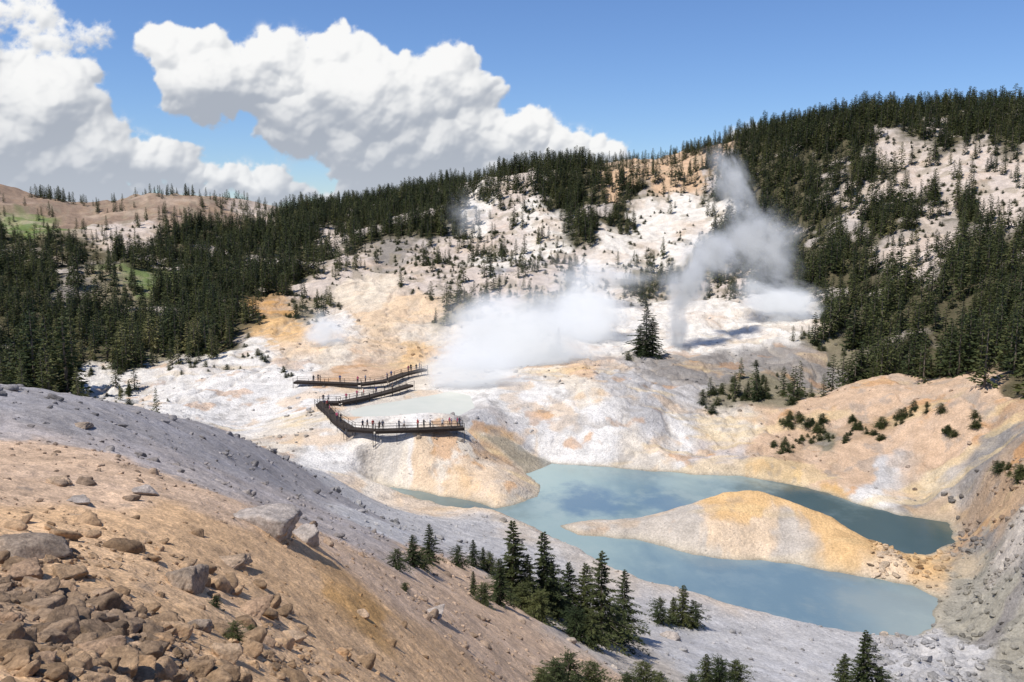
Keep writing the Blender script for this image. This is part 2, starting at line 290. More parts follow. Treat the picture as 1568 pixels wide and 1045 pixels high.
dl=t.m('MAXIMUM',t.m('MULTIPLY',blobmask(1180,910,5,26),.6),t.m('MAXIMUM',t.m('MULTIPLY',blobmask(900,768,2,9),.9),t.m('MULTIPLY',blobmask(1010,770,1,7),.7)))
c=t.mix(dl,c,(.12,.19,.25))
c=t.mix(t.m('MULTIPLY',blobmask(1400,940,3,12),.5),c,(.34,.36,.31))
t.l.new(c,b.inputs['Base Color']); b.inputs['Roughness'].default_value=.12; b.inputs['IOR'].default_value=1.33; b.inputs['Specular IOR Level'].default_value=.4
bp=t.new('ShaderNodeBump',{'Height':t.noise(t.v('MULTIPLY',geo,(1,1.6,1)),1.6,3,.6),'Strength':.25,'Distance':.08}); t.l.new(bp.outputs[0],b.inputs['Normal'])
def water(name,poly,z,grow,mat):
    x0,y0=poly.min(0)-grow; x1,y1=poly.max(0)+grow
    return add(name,make_mesh(name,[(x0,y0,z),(x1,y0,z),(x1,y1,z),(x0,y1,z)],[(0,1,2,3)],[mat]))
water('lake_water',lake,LV,1.,wm)
pm,t,b=newmat('pool_water'); geo=t.new('ShaderNodeNewGeometry').outputs['Position']
t.l.new(t.mix(t.noise(geo,.2,4),(.46,.48,.41),(.62,.60,.52)),b.inputs['Base Color']); b.inputs['Roughness'].default_value=.5; b.inputs['Specular IOR Level'].default_value=.15
pt=pool-pool.mean(0); pv_=pool.mean(0)+pt*(1+1.2/np.hypot(pt[:,0],pt[:,1]))[:,None]
me=bpy.data.meshes.new('hot_pool_water'); me.from_pydata([(a,b_,LV2) for a,b_ in pv_],[],[tuple(range(len(pv_)))[::-1]]); me.materials.append(pm); add('hot_pool_water',me)
# ---------------------------------------------------------------- rocks
def ico(sub):
    import bmesh
    bm=bmesh.new(); bmesh.ops.create_icosphere(bm,subdivisions=sub,radius=1); 
    v=np.array([x.co[:] for x in bm.verts]); f=np.array([[q.index for q in p.verts] for p in bm.faces]); bm.free(); return v,f
ICO={s:ico(s) for s in (1,2,3,4,5)}
def rock(seed,sub,k=11,rough=.05):
    r=np.random.default_rng(seed); v,f=ICO[sub]; d=v/np.linalg.norm(v,axis=1)[:,None]
    N=r.normal(size=(k,3)); N/=np.linalg.norm(N,axis=1)[:,None]; N=np.vstack([N,[[0,0,1]]]); h=r.uniform(.55,.95,len(N))
    dots=d@N.T; sh_=30. if sub>=4 else 16.
    rr=np.where(dots>.05,h/np.maximum(dots,.05),9); rad=-np.log(np.exp(-rr*sh_).sum(1))/sh_; rad=np.minimum(rad,1.35)
    if sub>=3:
        p=d*rad[:,None]*2.2+seed
        rad=rad*(1+rough*(fbm(p[:,0]+p[:,2]*.7,p[:,1]-p[:,2]*.6,5,seed,.6))+rough*.5*ridged(p[:,0]*2+p[:,2],p[:,1]*2-p[:,2],3,seed+5))
    elif sub==2: rad=rad*r.uniform(.93,1.07,len(rad))
    v2=d*rad[:,None]*np.array([1,r.uniform(.65,1),r.uniform(.5,.8)]); return v2,f
rm,t,b=newmat('weathered_rock')
geo=t.new('ShaderNodeNewGeometry').outputs['Position']; at=t.new('ShaderNodeAttribute',attribute_name='Col').outputs['Color']
n1=t.noise(geo,5.,5,.7); n2=t.noise(geo,28.,4,.7)
f_=t.m('MULTIPLY',t.ss(n1,.3,.7,.62,1.25),t.ss(n2,.3,.7,.75,1.22))
c=t.mix(1.,at,t.new('ShaderNodeCombineColor',{0:f_,1:f_,2:f_}).outputs[0],'MULTIPLY')
t.l.new(c,b.inputs['Base Color']); b.inputs['Roughness'].default_value=.92; b.inputs['Specular IOR Level'].default_value=.15
bp=t.new('ShaderNodeBump',{'Height':t.noise(geo,9.,7,.75),'Strength':.9,'Distance':.08}); t.l.new(bp.outputs[0],b.inputs['Normal'])
def rotm(a,tilt,ta):
    return np.array(Matrix.Rotation(ta,3,'Z')@Matrix.Rotation(tilt,3,'X')@Matrix.Rotation(a,3,'Z'))
rc=[np.array(x) for x in ((.46,.31,.20),(.50,.36,.24),(.36,.28,.21),(.44,.38,.33),(.50,.32,.18))]
def boulder(px,py,w,h=.7,seed=0,c=0):
    p=hit(px,py); s=w*p[1]/F/2
    v,f=rock(seed,5,13,.14); v=v@rotm(seed*1.3,.25,seed).T; v=v*s/np.abs(v[:,0]).max(); v[:,2]*=h*s/np.abs(v[:,2]).max()
    low=min(float(gz(p[0]+dx*s*.55,p[1]+dy*s*.55)) for dx,dy in((0,0),(1,0),(-1,0),(0,1),(0,-1)))
    add('boulder',make_mesh('boulder',v,f,[rm],smooth=True,col=np.tile(rc[c],(len(v),1))),loc=(p[0],p[1],low+s*h*.52))
for i,bb in enumerate([(400,806,122,.70,3),(465,826,60,.85,3),(285,900,80,.8,2),(30,848,140,.45,2),(40,885,60,.7,0),(95,915,95,.6,0),(150,1002,85,.65,0),(380,938,72,.7,0),(345,1008,62,.7,1),(100,965,60,.6,1),(348,862,66,.4,1),(220,757,48,.5,3),(120,768,50,.4,3),(660,940,44,.6,3),(85,740,54,.35,1),(448,978,50,.5,1),(185,935,55,.6,0),(240,985,60,.6,4),(15,955,60,.6,0),(60,1020,80,.6,0),(205,1035,90,.5,4),(300,960,50,.6,2),(410,985,50,.6,0),(1030,978,44,.6,3),(120,650,40,.4,2),(550,940,36,.5,1),(520,1000,44,.5,4)]):
    boulder(bb[0],bb[1],bb[2],bb[3],seed=11+i,c=bb[4])
def scatter_stones(name,pts,sizes,cols,sub,nproto,seed0,smooth=False):
    protos=[rock(seed0+i,sub,9,.12) for i in range(nproto)]
    Vs=[];Fs=[];Cs=[];off=0
    for p,s,c in zip(pts,sizes,cols):
        v,f=protos[random.randrange(nproto)]
        v=(v@rotm(random.uniform(0,6.3),random.uniform(0,.6),random.uniform(0,6.3)).T)*s
        Vs.append(v+p+np.array([0,0,s*.10])); Fs.append(f+off); off+=len(v); Cs.append(np.tile(c,(len(v),1)))
    add(name,make_mesh(name,np.vstack(Vs),np.vstack(Fs),[rm],smooth=smooth,col=np.vstack(Cs)))
def gen(nc,az0,az1,r0,r1,fn,smin,smax,pw,amp,dark=1.):
    az=rng.uniform(az0,az1,nc); r=np.exp(rng.uniform(math.log(r0),math.log(r1),nc)); x=r*np.sin(az); y=r*np.cos(az)
    keep=rng.uniform(size=nc)<fn(x,y,r,az); x,y,r=x[keep],y[keep],r[keep]
    z=gz(x,y); s=(smin+(smax-smin)*rng.uniform(size=len(x))**pw)*amp(r)
    fc=field(x,y)[:,:3]; 
    c=(fc*.8+.03)*rng.uniform(.6,1.2,(len(x),1))*dark
    return np.column_stack([x,y,z]),s,np.clip(c,.03,.7)
rub=lambda x,y,r,a:(.12+.9*sstep(-.1,.35,fbm(x/1.3,y/1.3,4,201)))*(1-sstep(8,13,r))*(1-sstep(-.30,-.17,a))
p,s,c=gen(850,-.56,-.16,3.6,12,rub,.05,.17,1.9,lambda r:.7+r*.04,.9); scatter_stones('rubble',p,s,c,4,14,300,True)
p,s,c=gen(6500,-.58,-.10,3.4,15,rub,.012,.07,2.0,lambda r:.7+r*.05,.95); scatter_stones('small_rubble',p,s,c,2,14,330)
p,s,c=gen(28000,-.6,.58,3.,115,lambda x,y,r,a:np.where(sdist(lake,x,y)<.5,0,.14+.8*sstep(0,.5,fbm(x/3,y/3,4,211))),.007,.06,3.4,lambda r:.35+r*.05,.9); scatter_stones('gravel',p,s,c,1,12,400)
p,s,c=gen(1700,-.55,.56,12,92,lambda x,y,r,a:np.where(sdist(lake,x,y)<2,0,.15+.8*sstep(0.05,.4,fbm(x/6,y/6,4,215))),.09,.32,2.3,lambda r:.5+r*.013,.8); scatter_stones('scattered_rocks',p,s,c,3,12,450,True)
p,s,c=gen(9000,-.5,.6,80,300,lambda x,y,r,a:np.where((np.hypot(x-ic[0],y-ic[1])<26)|(sdist(lake,x,y)<5)&(a<.42)|(sdist(lake,x,y)<.6)|(sdist(pool,x,y)<1),0,.04+.8*sstep(.05,.45,fbm(x/14,y/14,4,221))),.12,.85,3.,lambda r:.6+r*.002,.7)
scatter_stones('talus_stones',p,s,c,1,12,500)
p,s,c=gen(5500,.40,.60,72,140,lambda x,y,r,a:np.where(sdist(lake,x,y)<.4,0,.2+.8*sstep(-.1,.4,fbm(x/8,y/8,4,231))),.08,.60,2.4,lambda r:1.+r*0,.85)
scatter_stones('shore_rocks',p,s,c,2,12,550)
# ---------------------------------------------------------------- foliage
def leafmat(name,c1,c2,trans=.2):
    m,t,b=newmat(name); oi=t.new('ShaderNodeObjectInfo').outputs['Random']; geo=t.new('ShaderNodeNewGeometry').outputs['Position']
    f_=t.m('ADD',t.m('MULTIPLY',t.noise(geo,.9,2),.9),t.m('MULTIPLY',t.m('SUBTRACT',oi,.5),.8),clamp=True)
    c=t.mix(f_,c1,c2)
    tr=t.new('ShaderNodeBsdfTranslucent',{'Color':c}); t.l.new(c,b.inputs['Base Color']); b.inputs['Roughness'].default_value=.7; b.inputs['Specular IOR Level'].default_value=.25
    mx=t.new('ShaderNodeMixShader',{0:trans,1:b.outputs[0],2:tr.outputs[0]}); t.l.new(mx.outputs[0],t.n['Material Output'].inputs[0]); return m
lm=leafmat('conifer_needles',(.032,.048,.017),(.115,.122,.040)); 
lmy=leafmat('yellowish_conifer_needles',(.09,.10,.035),(.24,.22,.09))  # needles of the yellowish trees, their own colour
bk,t,b=newmat('bark'); geo=t.new('ShaderNodeTexCoord').outputs['Object']; t.l.new(t.mix(t.noise(geo,6.,4),(.09,.07,.05),(.22,.18,.14)),b.inputs['Base Color']); b.inputs['Roughness'].default_value=.9
def tube(p0,p1,r0,r1,k=6):
    p0=np.array(p0,float);p1=np.array(p1,float); d=p1-p0; d/=np.linalg.norm(d); a=np.cross(d,[.3,.9,.1] if abs(d[2])>.5 else [0,0,1]); a/=np.linalg.norm(a); b_=np.cross(d,a)
    an=np.arange(k)/k*2*math.pi; ring=np.cos(an)[:,None]*a+np.sin(an)[:,None]*b_
    V=np.vstack([p0+ring*r0,p1+ring*r1]); Fq=[(i,(i+1)%k,k+(i+1)%k,k+i) for i in range(k)]; return V,Fq
def conifer(seed,H=1.,spread=.2,nb=120,ns=14,nl=3,leaf=.04,low=.04,ragged=.35,mat=None,wid=.22,dome=False):
    r=np.random.default_rng(seed); off=0
    lean=r.normal(0,.015,2); pts=[np.array([lean[0]*k*k*.04*H,lean[1]*k*k*.04*H,H*k/5]) for k in range(6)]
    V=[];Q=[]
    for k in range(5):
        a,b_=tube(pts[k],pts[k+1],.018*H*(1-k/5)+.002*H,.018*H*(1-(k+1)/5)+.001*H); V.append(a); Q+=[tuple(i+off for i in q) for q in b_]; off+=len(a)
    LV_=[]; gap=r.uniform(0,6.28,4)
    for i in range(nb):
        tt=(i+.5)/nb; h=low+(1-low)*tt**.92; z=h*H; small=1-.6*h
        an=i*2.399+r.normal(0,.3)
        L=H*spread*((1-h)**.8 if not dome else max(0.,1-h*h)**.6)*(1-.35*float(sstep(.25,0,np.array(h))))*r.uniform(1-ragged,1+ragged*.5)*(1+.28*math.sin(an+gap[0]+h*5))+.010*H
        if r.uniform()<.12: L*=.35
        up=.55*h-.28+r.normal(0,.08)
        dr=np.array([math.cos(an),math.sin(an),0]); sd=np.array([-dr[1],dr[0],0])
        base=np.array([0,0,z])
        if i%3==0:
            a,b_=tube(base,base+(dr+[0,0,up])*L*.8,.004*H*(1-h)+.001*H,.0008*H,3); V.append(a); Q+=[tuple(j+off for j in q) for q in b_]; off+=len(a)
        s=np.linspace(.08,1,ns)+r.normal(0,.02,ns)
        for l in range(nl):
            side=r.choice([-1,1],ns)*r.uniform(.2,1.,ns)
            wd=L*.34*(1-.65*s)+.004*H
            c=base+dr*(s*L)[:,None]+np.array([0,0,1])*((s*up-.25*s*s*(1-h))*L)[:,None]
            fw=dr*r.uniform(.5,1.1,ns)[:,None]+sd*side[:,None]+np.array([0,0,1])*r.normal(-.12,.28,ns)[:,None]
            fw/=np.linalg.norm(fw,axis=1)[:,None]
            ln=(leaf*H*small*r.uniform(.6,1.3,ns)+wd*.5)[:,None]
            pr=np.cross(fw,r.normal(size=(ns,3))+[0,0,1.6]); pr/=np.linalg.norm(pr,axis=1)[:,None]
            wv=pr*(leaf*H*small*wid*r.uniform(.6,1.3,ns))[:,None]
            c=c+sd*(side*wd*.25)[:,None]
            LV_.append(np.stack([c-wv*.5,c+fw*ln*.5-wv,c+fw*ln,c+fw*ln*.45+wv],1))
    L_=np.vstack(LV_).reshape(-1,3); nl_=len(L_)//4
    Vv=np.vstack(V+[L_]); Qq=Q+[tuple(off+4*i+j for j in range(4)) for i in range(nl_)]
    return make_mesh('conifer',Vv,np.array(Qq),[bk,mat or lm],mi=[0]*len(Q)+[1]*nl_)
def tree(name,me,p,h,rot=None,sc=1.,parent=None):
    o=add(name,me,parent,(p[0],p[1],p[2]-.02*h)); o.rotation_euler[2]=random.uniform(0,6.3) if rot is None else rot
    o.scale=(h*sc,h*sc,h); return o
HI=[conifer(900+i,spread=s,nb=nb,ns=16,nl=5,leaf=.030,ragged=.5) for i,(s,nb) in enumerate([(.20,125),(.25,115),(.29,110),(.22,125)])]
LOW=[conifer(950+i,spread=.62,nb=110,ns=14,nl=3,leaf=.07,ragged=.6,low=.03,dome=True) for i in range(3)]
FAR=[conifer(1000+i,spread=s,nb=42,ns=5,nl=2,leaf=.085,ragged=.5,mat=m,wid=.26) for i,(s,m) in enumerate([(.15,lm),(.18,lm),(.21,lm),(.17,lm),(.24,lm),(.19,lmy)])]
def near_tree(px,py,hpx,kind=0,sc=1.):
    p=hit(px,py); h=hpx*p[1]/F; me=(HI+LOW)[kind]; return tree('conifer_tree' if kind<4 else 'dwarf_conifer_shrub',me,p,h,sc=sc)
for a in [(785,918,134,0,1.35),(832,938,138,3,1.25),(920,985,158,2,1.15),(895,965,115,1,1.3),(955,975,115,2,1.1),(870,950,100,1,1.35),(808,930,90,2,1.3),(765,925,78,2,1.4),(658,862,66,2,1.2),(632,868,54,2,1.5),(608,872,34,4,1.),(645,870,30,5,1.2),(725,868,46,2,1.3),(702,868,36,4,.9),(750,878,34,5,1.),(740,872,38,1,1.3),
          (1045,958,70,2,1.3),(1010,955,44,4,.9),(1062,960,45,4,.8),(1030,955,46,1,1.4),(725,912,42,1,1.1),(740,925,36,5,1.),(850,945,60,4,1.),(940,985,66,5,.9),(905,990,60,4,1.),(845,930,80,1,1.3),(800,935,46,5,1.),(880,978,54,6,1.1),(825,950,50,4,1.1),(1320,1072,122,1,1.35),(1290,1075,85,2,1.3),(1345,1075,60,5,.9),(870,1062,70,4,1.0),(850,1056,50,5,1.2),(905,1062,56,6,1.1),(830,1058,38,4,1.2),(985,1064,58,6,1.0),(960,1066,40,5,1.1),(1010,1067,42,4,1.0),(1100,1062,62,5,1.0),(1080,1062,70,2,1.2),(1125,1064,60,4,1.),(1060,1068,40,6,1.1),
          (989,546,80,2,1.35),(999,545,62,2,1.4),(980,545,50,2,1.3),(855,546,46,1,1.0),(845,548,22,5,1.),(962,552,14,4,1.),(198,607,26,1,1.),(184,607,18,1,1.),(1160,610,38,2,1.3),(1145,612,30,2,1.3),(1172,610,34,1,1.2),(1105,604,18,4,.9),(1212,620,14,4,1.2),(360,985,38,5,.9),(385,980,26,6,1.),(330,930,20,4,1.1),(620,905,14,5,1.2)]:
    near_tree(*a)
shr=add('mountain_shrubs',None)
for a in [(1215,655),(1232,650),(1248,660),(1270,668),(1300,660),(1322,656),(1240,672),(1205,648),(1290,672),(1385,640),(1380,646),(1450,662),(1350,655),(1200,690),(1192,684),(1230,676),(1310,645),(1340,668),(1420,628),(1218,640),(1255,650),(1175,612),(1100,600),(1120,612),(1085,625),(1140,608),(1190,600),(1540,720),(1552,735),(1500,650),(1260,525),(1290,530),(1240,520),(400,550),(380,545),(440,575),(190,600),(300,540),(330,545)]:
    for _ in range(4):
        p=hit(a[0]+random.gauss(0,9),a[1]+random.gauss(0,4)); tree('shrub',random.choice(LOW),p,random.uniform(.5,1.8),sc=random.uniform(.8,1.5),parent=shr)
# ---------------------------------------------------------------- forest
nc=46000
az=rng.uniform(-.66,.66,nc); r=np.sqrt(rng.uniform(175**2,640**2,nc)); x=r*np.sin(az); y=r*np.cos(az)
fd=field(x,y)[:,3]*(1-sstep(.18,.42,fbm(x/14,y/14,5,121))*.7) 
cl=sstep(-.10,.28,fbm(x/11,y/11,4,301))
pr=np.where(fd>.5,np.clip((fd-.15)*1.3,0,1),fd*2.3*cl)
keep=(rng.uniform(size=nc)<pr*.62)&(fd>.012)&(sdist(lake,x,y)>4)
x,y,fd,r=x[keep],y[keep],fd[keep],r[keep]; z=gz(x,y)
forest=add('conifer_forest',None)
hs=rng.uniform(4.,11.5,len(x))*np.where(fd<.4,.7,1.)*(1+.25*fbm(x/30,y/30,2,307))
yel=(x<-70)&(r<260)
for i in range(len(x)):
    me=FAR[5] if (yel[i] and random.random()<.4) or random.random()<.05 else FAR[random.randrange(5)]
    tree('forest_tree',me,(x[i],y[i],z[i]),hs[i],sc=random.uniform(.9,1.35),parent=forest)
az=rng.uniform(-.6,.6,9000); r=np.sqrt(rng.uniform(190**2,480**2,9000)); x=r*np.sin(az); y=r*np.cos(az)
fd=field(x,y)[:,3]; f2_=fbm(x/5,y/5,4,127)
keep=((fd>.02)&(fd<.5)&(f2_>.15))|((fd>.17)&(fd<.5)&(f2_>-.1)); x,y=x[keep],y[keep]; z=gz(x,y)
for i in range(len(x)): tree('brush',LOW[i%3],(x[i],y[i],z[i]),random.uniform(.5,1.6),sc=random.uniform(.8,1.4),parent=shr)
def line(pts,nn,hmin,hmax,jit):
    for i in range(nn):
        k=random.uniform(0,len(pts)-1.001); a=int(k); f_=k-a; q=[pts[a][j]*(1-f_)+pts[a+1][j]*f_ for j in range(3)]
        p=P(*q); xx,yy=p[0]+random.gauss(0,jit),p[1]+random.gauss(-4,jit*1.5); tree('forest_tree',FAR[random.randrange(5)],(xx,yy,float(gz(xx,yy))),random.uniform(hmin,hmax),sc=random.uniform(.9,1.2),parent=forest)
line([(410,330,515),(560,336,480),(700,306,470),(850,276,470),(950,268,470),(1060,256,465),(1120,238,460),(1230,210,450),(1330,186,440),(1450,170,430),(1600,158,420)],380,4.5,11.5,5)
line([(60,305,566),(110,316,556)],26,6,9,3); line([(110,316,556),(230,302,556),(330,304,556),(410,322,556)],34,4,8,6)
line([(-20,570,190),(60,585,190),(90,580,205)],26,12,20,5); line([(1500,575,165),(1600,620,140)],16,9,15,4); line([(1290,560,205),(1420,560,195),(1530,580,168)],30,8,13,5)
# ---------------------------------------------------------------- boardwalk
wd,t,b=newmat('weathered_boardwalk_timber'); geo=t.new('ShaderNodeNewGeometry').outputs['Position']; t.l.new(t.mix(t.noise(geo,3.,4),(.028,.022,.018),(.075,.06,.048)),b.inputs['Base Color']); b.inputs['Roughness'].default_value=.85; b.inputs['Specular IOR Level'].default_value=.15
class Boxes:
    def __init__(s): s.V=[];s.F=[];s.o=0
    def box(s,c,ax,ay,az_):
        c=np.array(c);v=[c+i*ax+j*ay+k*az_ for i in(-1,1) for j in(-1,1) for k in(-1,1)]
        s.V+=v; s.F+=[tuple(s.o+i for i in q) for q in((0,1,3,2),(4,6,7,5),(0,4,5,1),(2,3,7,6),(0,2,6,4),(1,5,7,3))]; s.o+=8
    def obj(s,n,par): return add(n,make_mesh(n,s.V,s.F,[wd]),par)
bw=add('boardwalk',None); decks=[]
up=np.array([0,0,1.])
def walkway(pts,w=1.0):
    P3=[np.array(p) for p in pts]; deck=Boxes();post=Boxes();rail=Boxes()
    for a,b_ in zip(P3[:-1],P3[1:]):
        d=b_-a; L=np.linalg.norm(d); d/=L; s=np.cross(d,up); s/=np.linalg.norm(s)
        nP=max(2,int(L/.32))
        for i in range(nP): deck.box(a+d*L*(i+.5)/nP,d*.145,s*w,up*.03)
        for k in(-1,1):
            deck.box((a+b_)/2+s*k*w*.8-up*.26,d*L/2,s*.06,up*.22)
            for hh in(.45,.88): rail.box((a+b_)/2+s*k*(w+.06)+up*hh,d*(L/2+.03),s*.02,up*.022)
        m=max(1,int(L/2.6))
        for i in range(m+1):
            c=a+d*L*i/m
            for k in(-1,1):
                q=c+s*k*(w+.06)*(.999); g=float(gz(q[0],q[1]))-.2; top=q[2]+.92
                post.box((q[0],q[1],(g+top)/2),d*.04,s*.035,up*(top-g)/2)
    deck.obj('deck',bw);post.obj('posts',bw);rail.obj('railings',bw); decks.append(P3)
walkway([PZ(*p) for p in [(710,654,-36.9),(640,657,-36.9),(575,659,-36.9),(535,656,-36.9),(515,643,-36.9),(500,627,-36.9),(490,618,-36.9)]])
walkway([PZ(*p) for p in [(488,616,-36.88),(520,616,-36.88),(560,608,-36.88),(595,599,-36.88),(628,589,-36.88)]])
walkway([PZ(*p) for p in [(452,584,-36.6),(500,586,-36.6),(550,588,-36.6),(590,583,-36.6),(620,572,-36.6),(650,565,-36.4)]])
# ---------------------------------------------------------------- people
def plain(name,c,rough=.8):
    m,t,b=newmat(name); tcn=t.new('ShaderNodeTexCoord').outputs['Object']; t.l.new(t.mix(t.noise(tcn,14.,3),tuple(x*.8 for x in c),c),b.inputs['Base Color']); b.inputs['Roughness'].default_value=rough; return m
skin=plain('skin',(.50,.30,.21)); hair=plain('hair',(.05,.03,.02)); shoe=plain('shoe_leather',(.05,.04,.035))
shirts=[plain('shirt',c) for c in((.03,.035,.06),(.35,.04,.04),(.55,.55,.55),(.03,.07,.20),(.02,.02,.02),(.10,.09,.08),(.40,.06,.12))]
trous=[plain('trousers',c) for c in((.03,.035,.06),(.07,.055,.04),(.02,.02,.02))]
def person_mesh(pose):
    J={'pel':((0,0,.95),.13),'spi':((0,.01,1.15),.125),'che':((0,0,1.34),.15),'nb':((0,0,1.47),.065),'nk':((0,-.01,1.53),.055),'hd':((0,-.02,1.62),.095),'ht':((0,-.01,1.70),.075)}
    st={'stand':(0,0),'walk':(.22,.25),'lean':(0.02,0)}[pose]
    for s,k in((-1,'l'),(1,'r')):
        sw=st[0]*s
        J['hip'+k]=((.095*s,0,.88),.095); J['kn'+k]=((.10*s,-.02-sw*.5,.48),.065); J['an'+k]=((.11*s,-sw+.02,.09),.042); J['to'+k]=((.12*s,-sw-.14,.04),.038)
        J['sh'+k]=((.185*s,0,1.40),.065)
        if pose=='lean': J['el'+k]=((.26*s,-.12,1.17),.045);J['wr'+k]=((.2*s,-.36,1.12),.033);J['ha'+k]=((.18*s,-.44,1.13),.035)
        else: J['el'+k]=((.25*s,.03+sw*.5,1.12),.045);J['wr'+k]=((.27*s,-.06+sw*.9,.89),.032);J['ha'+k]=((.27*s,-.09+sw*.9,.80),.036)
    E=[('pel','spi'),('spi','che'),('che','nb'),('nb','nk'),('nk','hd'),('hd','ht')]
    for k in'lr': E+=[('pel','hip'+k),('hip'+k,'kn'+k),('kn'+k,'an'+k),('an'+k,'to'+k),('che','sh'+k),('sh'+k,'el'+k),('el'+k,'wr'+k),('wr'+k,'ha'+k)]
    nm=list(J); me=bpy.data.meshes.new('tmp'); me.from_pydata([J[k][0] for k in nm],[(nm.index(a),nm.index(b_)) for a,b_ in E],[])
    o=add('tmp',me); o.modifiers.new('s','SKIN')
    for i,k in enumerate(nm):
        sv=me.skin_vertices[0].data[i]; sv.radius=(J[k][1],J[k][1]*(.75 if k in('che','spi','pel') else 1)); sv.use_root=(k=='pel')
    u=o.modifiers.new('u','SUBSURF'); u.levels=1
    bpy.context.view_layer.update()
    dg=bpy.context.evaluated_depsgraph_get(); ev=bpy.data.meshes.new_from_object(o.evaluated_get(dg)); bpy.data.objects.remove(o)
    return ev
poses={}
for q in('stand','walk','lean'): poses[q]=person_mesh(q)
def person(p,q,face,sh,tr,h=1.):
    me=poses[q].copy(); me.materials.clear()
    for m in(skin,hair,shoe,shirts[sh],trous[tr]): me.materials.append(m)
    for f in me.polygons:
        c=f.center; 
        if c.z<.09: k=2
        elif c.z<.96 and abs(c.x)<.215: k=4
        elif c.z>1.5: k=1 if (c.z>1.69 or (c.y>.0 and c.z>1.56)) else 0
        elif (abs(c.x)>.22 and c.z<1.16) or c.y<-.16: k=0
        else: k=3
        f.material_index=k; f.use_smooth=True
    o=add('person',me,loc=p); o.rotation_euler[2]=face; o.scale=(h,h,h)
def on_path(P3,px):
    best=None
    for k in np.linspace(0,len(P3)-1.001,400):
        a=int(k); q=P3[a]*(1-(k-a))+P3[a+1]*(k-a); e=abs(784+F*(q[0]/(q[1]*CT-q[2]*ST))-px)
        if best is None or e<best[0]: best=(e,q)
    return best[1]
for i,(w,px) in enumerate([(0,w) for w in(556,563,570,583,587,612,619,640,648,660,680,687,693,700,704)]+[(0,498),(0,500),(0,506),(0,518),(0,523)]+[(1,497),(1,505),(1,530),(1,545),(1,556),(1,575),(1,600)]+[(2,480),(2,486),(2,492),(2,520),(2,548),(2,560),(2,592),(2,600),(2,624),(2,630),(2,637),(2,643)]):
    q=on_path(decks[w],px)+np.array([random.uniform(-.2,.2),random.uniform(-.6,.7),.035])
    person(tuple(q),random.choice(['stand','walk','lean','stand']),random.uniform(0,6.3),random.choice([0,0,1,2,3,4,4,5,6]),random.randrange(3),random.uniform(1.0,1.1))
# ---------------------------------------------------------------- steam
def steam(px,py,D,rx,ry,rz,dens,tilt=0.,sc=1.6,thr=.12,em=.42):
    m=bpy.data.materials.new('steam_vapour'); m.use_nodes=True; t=NT(m.node_tree); m.node_tree.nodes.clear()
    out=t.new('ShaderNodeOutputMaterial'); oc=t.new('ShaderNodeTexCoord').outputs['Object']
    fall=t.ss(t.v('LENGTH',oc),.05,1.,1.,0.)
    ns=t.noise(t.v('ADD',oc,(px*.1,py*.1,D)),sc,4,.62)
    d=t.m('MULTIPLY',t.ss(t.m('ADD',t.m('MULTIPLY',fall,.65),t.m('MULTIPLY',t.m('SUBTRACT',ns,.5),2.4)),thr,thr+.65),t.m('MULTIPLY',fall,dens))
    vs=t.new('ShaderNodeVolumePrincipled',{'Color':(.97,.98,1.,1),'Density':d,'Anisotropy':.0,'Emission Color':(.97,.98,1.,1),'Emission Strength':t.m('MULTIPLY',d,em)}); t.l.new(vs.outputs[0],out.inputs['Volume'])  # faint glow added to stand in for light scattered within the steam
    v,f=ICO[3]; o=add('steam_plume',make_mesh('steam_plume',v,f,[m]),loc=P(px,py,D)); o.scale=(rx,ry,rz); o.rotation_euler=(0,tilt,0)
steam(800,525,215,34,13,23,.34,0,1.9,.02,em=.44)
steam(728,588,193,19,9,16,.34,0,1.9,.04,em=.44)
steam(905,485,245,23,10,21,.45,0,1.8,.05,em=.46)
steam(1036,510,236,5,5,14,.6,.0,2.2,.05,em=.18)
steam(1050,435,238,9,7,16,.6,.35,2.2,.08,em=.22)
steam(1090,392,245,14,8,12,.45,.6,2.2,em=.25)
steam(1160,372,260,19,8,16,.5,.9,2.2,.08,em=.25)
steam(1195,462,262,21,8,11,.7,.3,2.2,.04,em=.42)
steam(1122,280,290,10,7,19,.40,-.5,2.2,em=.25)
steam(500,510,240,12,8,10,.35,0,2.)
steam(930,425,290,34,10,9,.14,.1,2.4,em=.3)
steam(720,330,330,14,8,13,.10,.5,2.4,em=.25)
# ---------------------------------------------------------------- light
EL=math.radians(60)
Sd=Vector((-.62,-.44,.0)).normalized()*math.cos(EL)+Vector((0,0,math.sin(EL)))
sl=bpy.data.lights.new('sun','SUN'); sl.energy=5.0; sl.angle=math.radians(.53); sl.color=(1,.955,.89)
so=add('sun',sl); so.rotation_euler=Sd.to_track_quat('Z','Y').to_euler()
w=bpy.data.worlds.new('World'); scene.world=w; w.use_nodes=True; t=NT(w.node_tree); w.node_tree.nodes.clear()
sky=t.new('ShaderNodeTexSky'); sky.sky_type='NISHITA'; sky.sun_disc=False; sky.sun_elevation=EL; sky.sun_rotation=math.atan2(Sd.x,Sd.y); sky.altitude=2400; sky.air_density=1.3; sky.dust_density=.1; sky.ozone_density=1.6
skc=t.mix(1.,sky.outputs[0],(.80,1.0,1.36),'MULTIPLY')
b1=t.new('ShaderNodeBackground',{'Color':skc,'Strength':.092}); wo=t.new('ShaderNodeOutputWorld'); t.l.new(b1.outputs[0],wo.inputs[0])
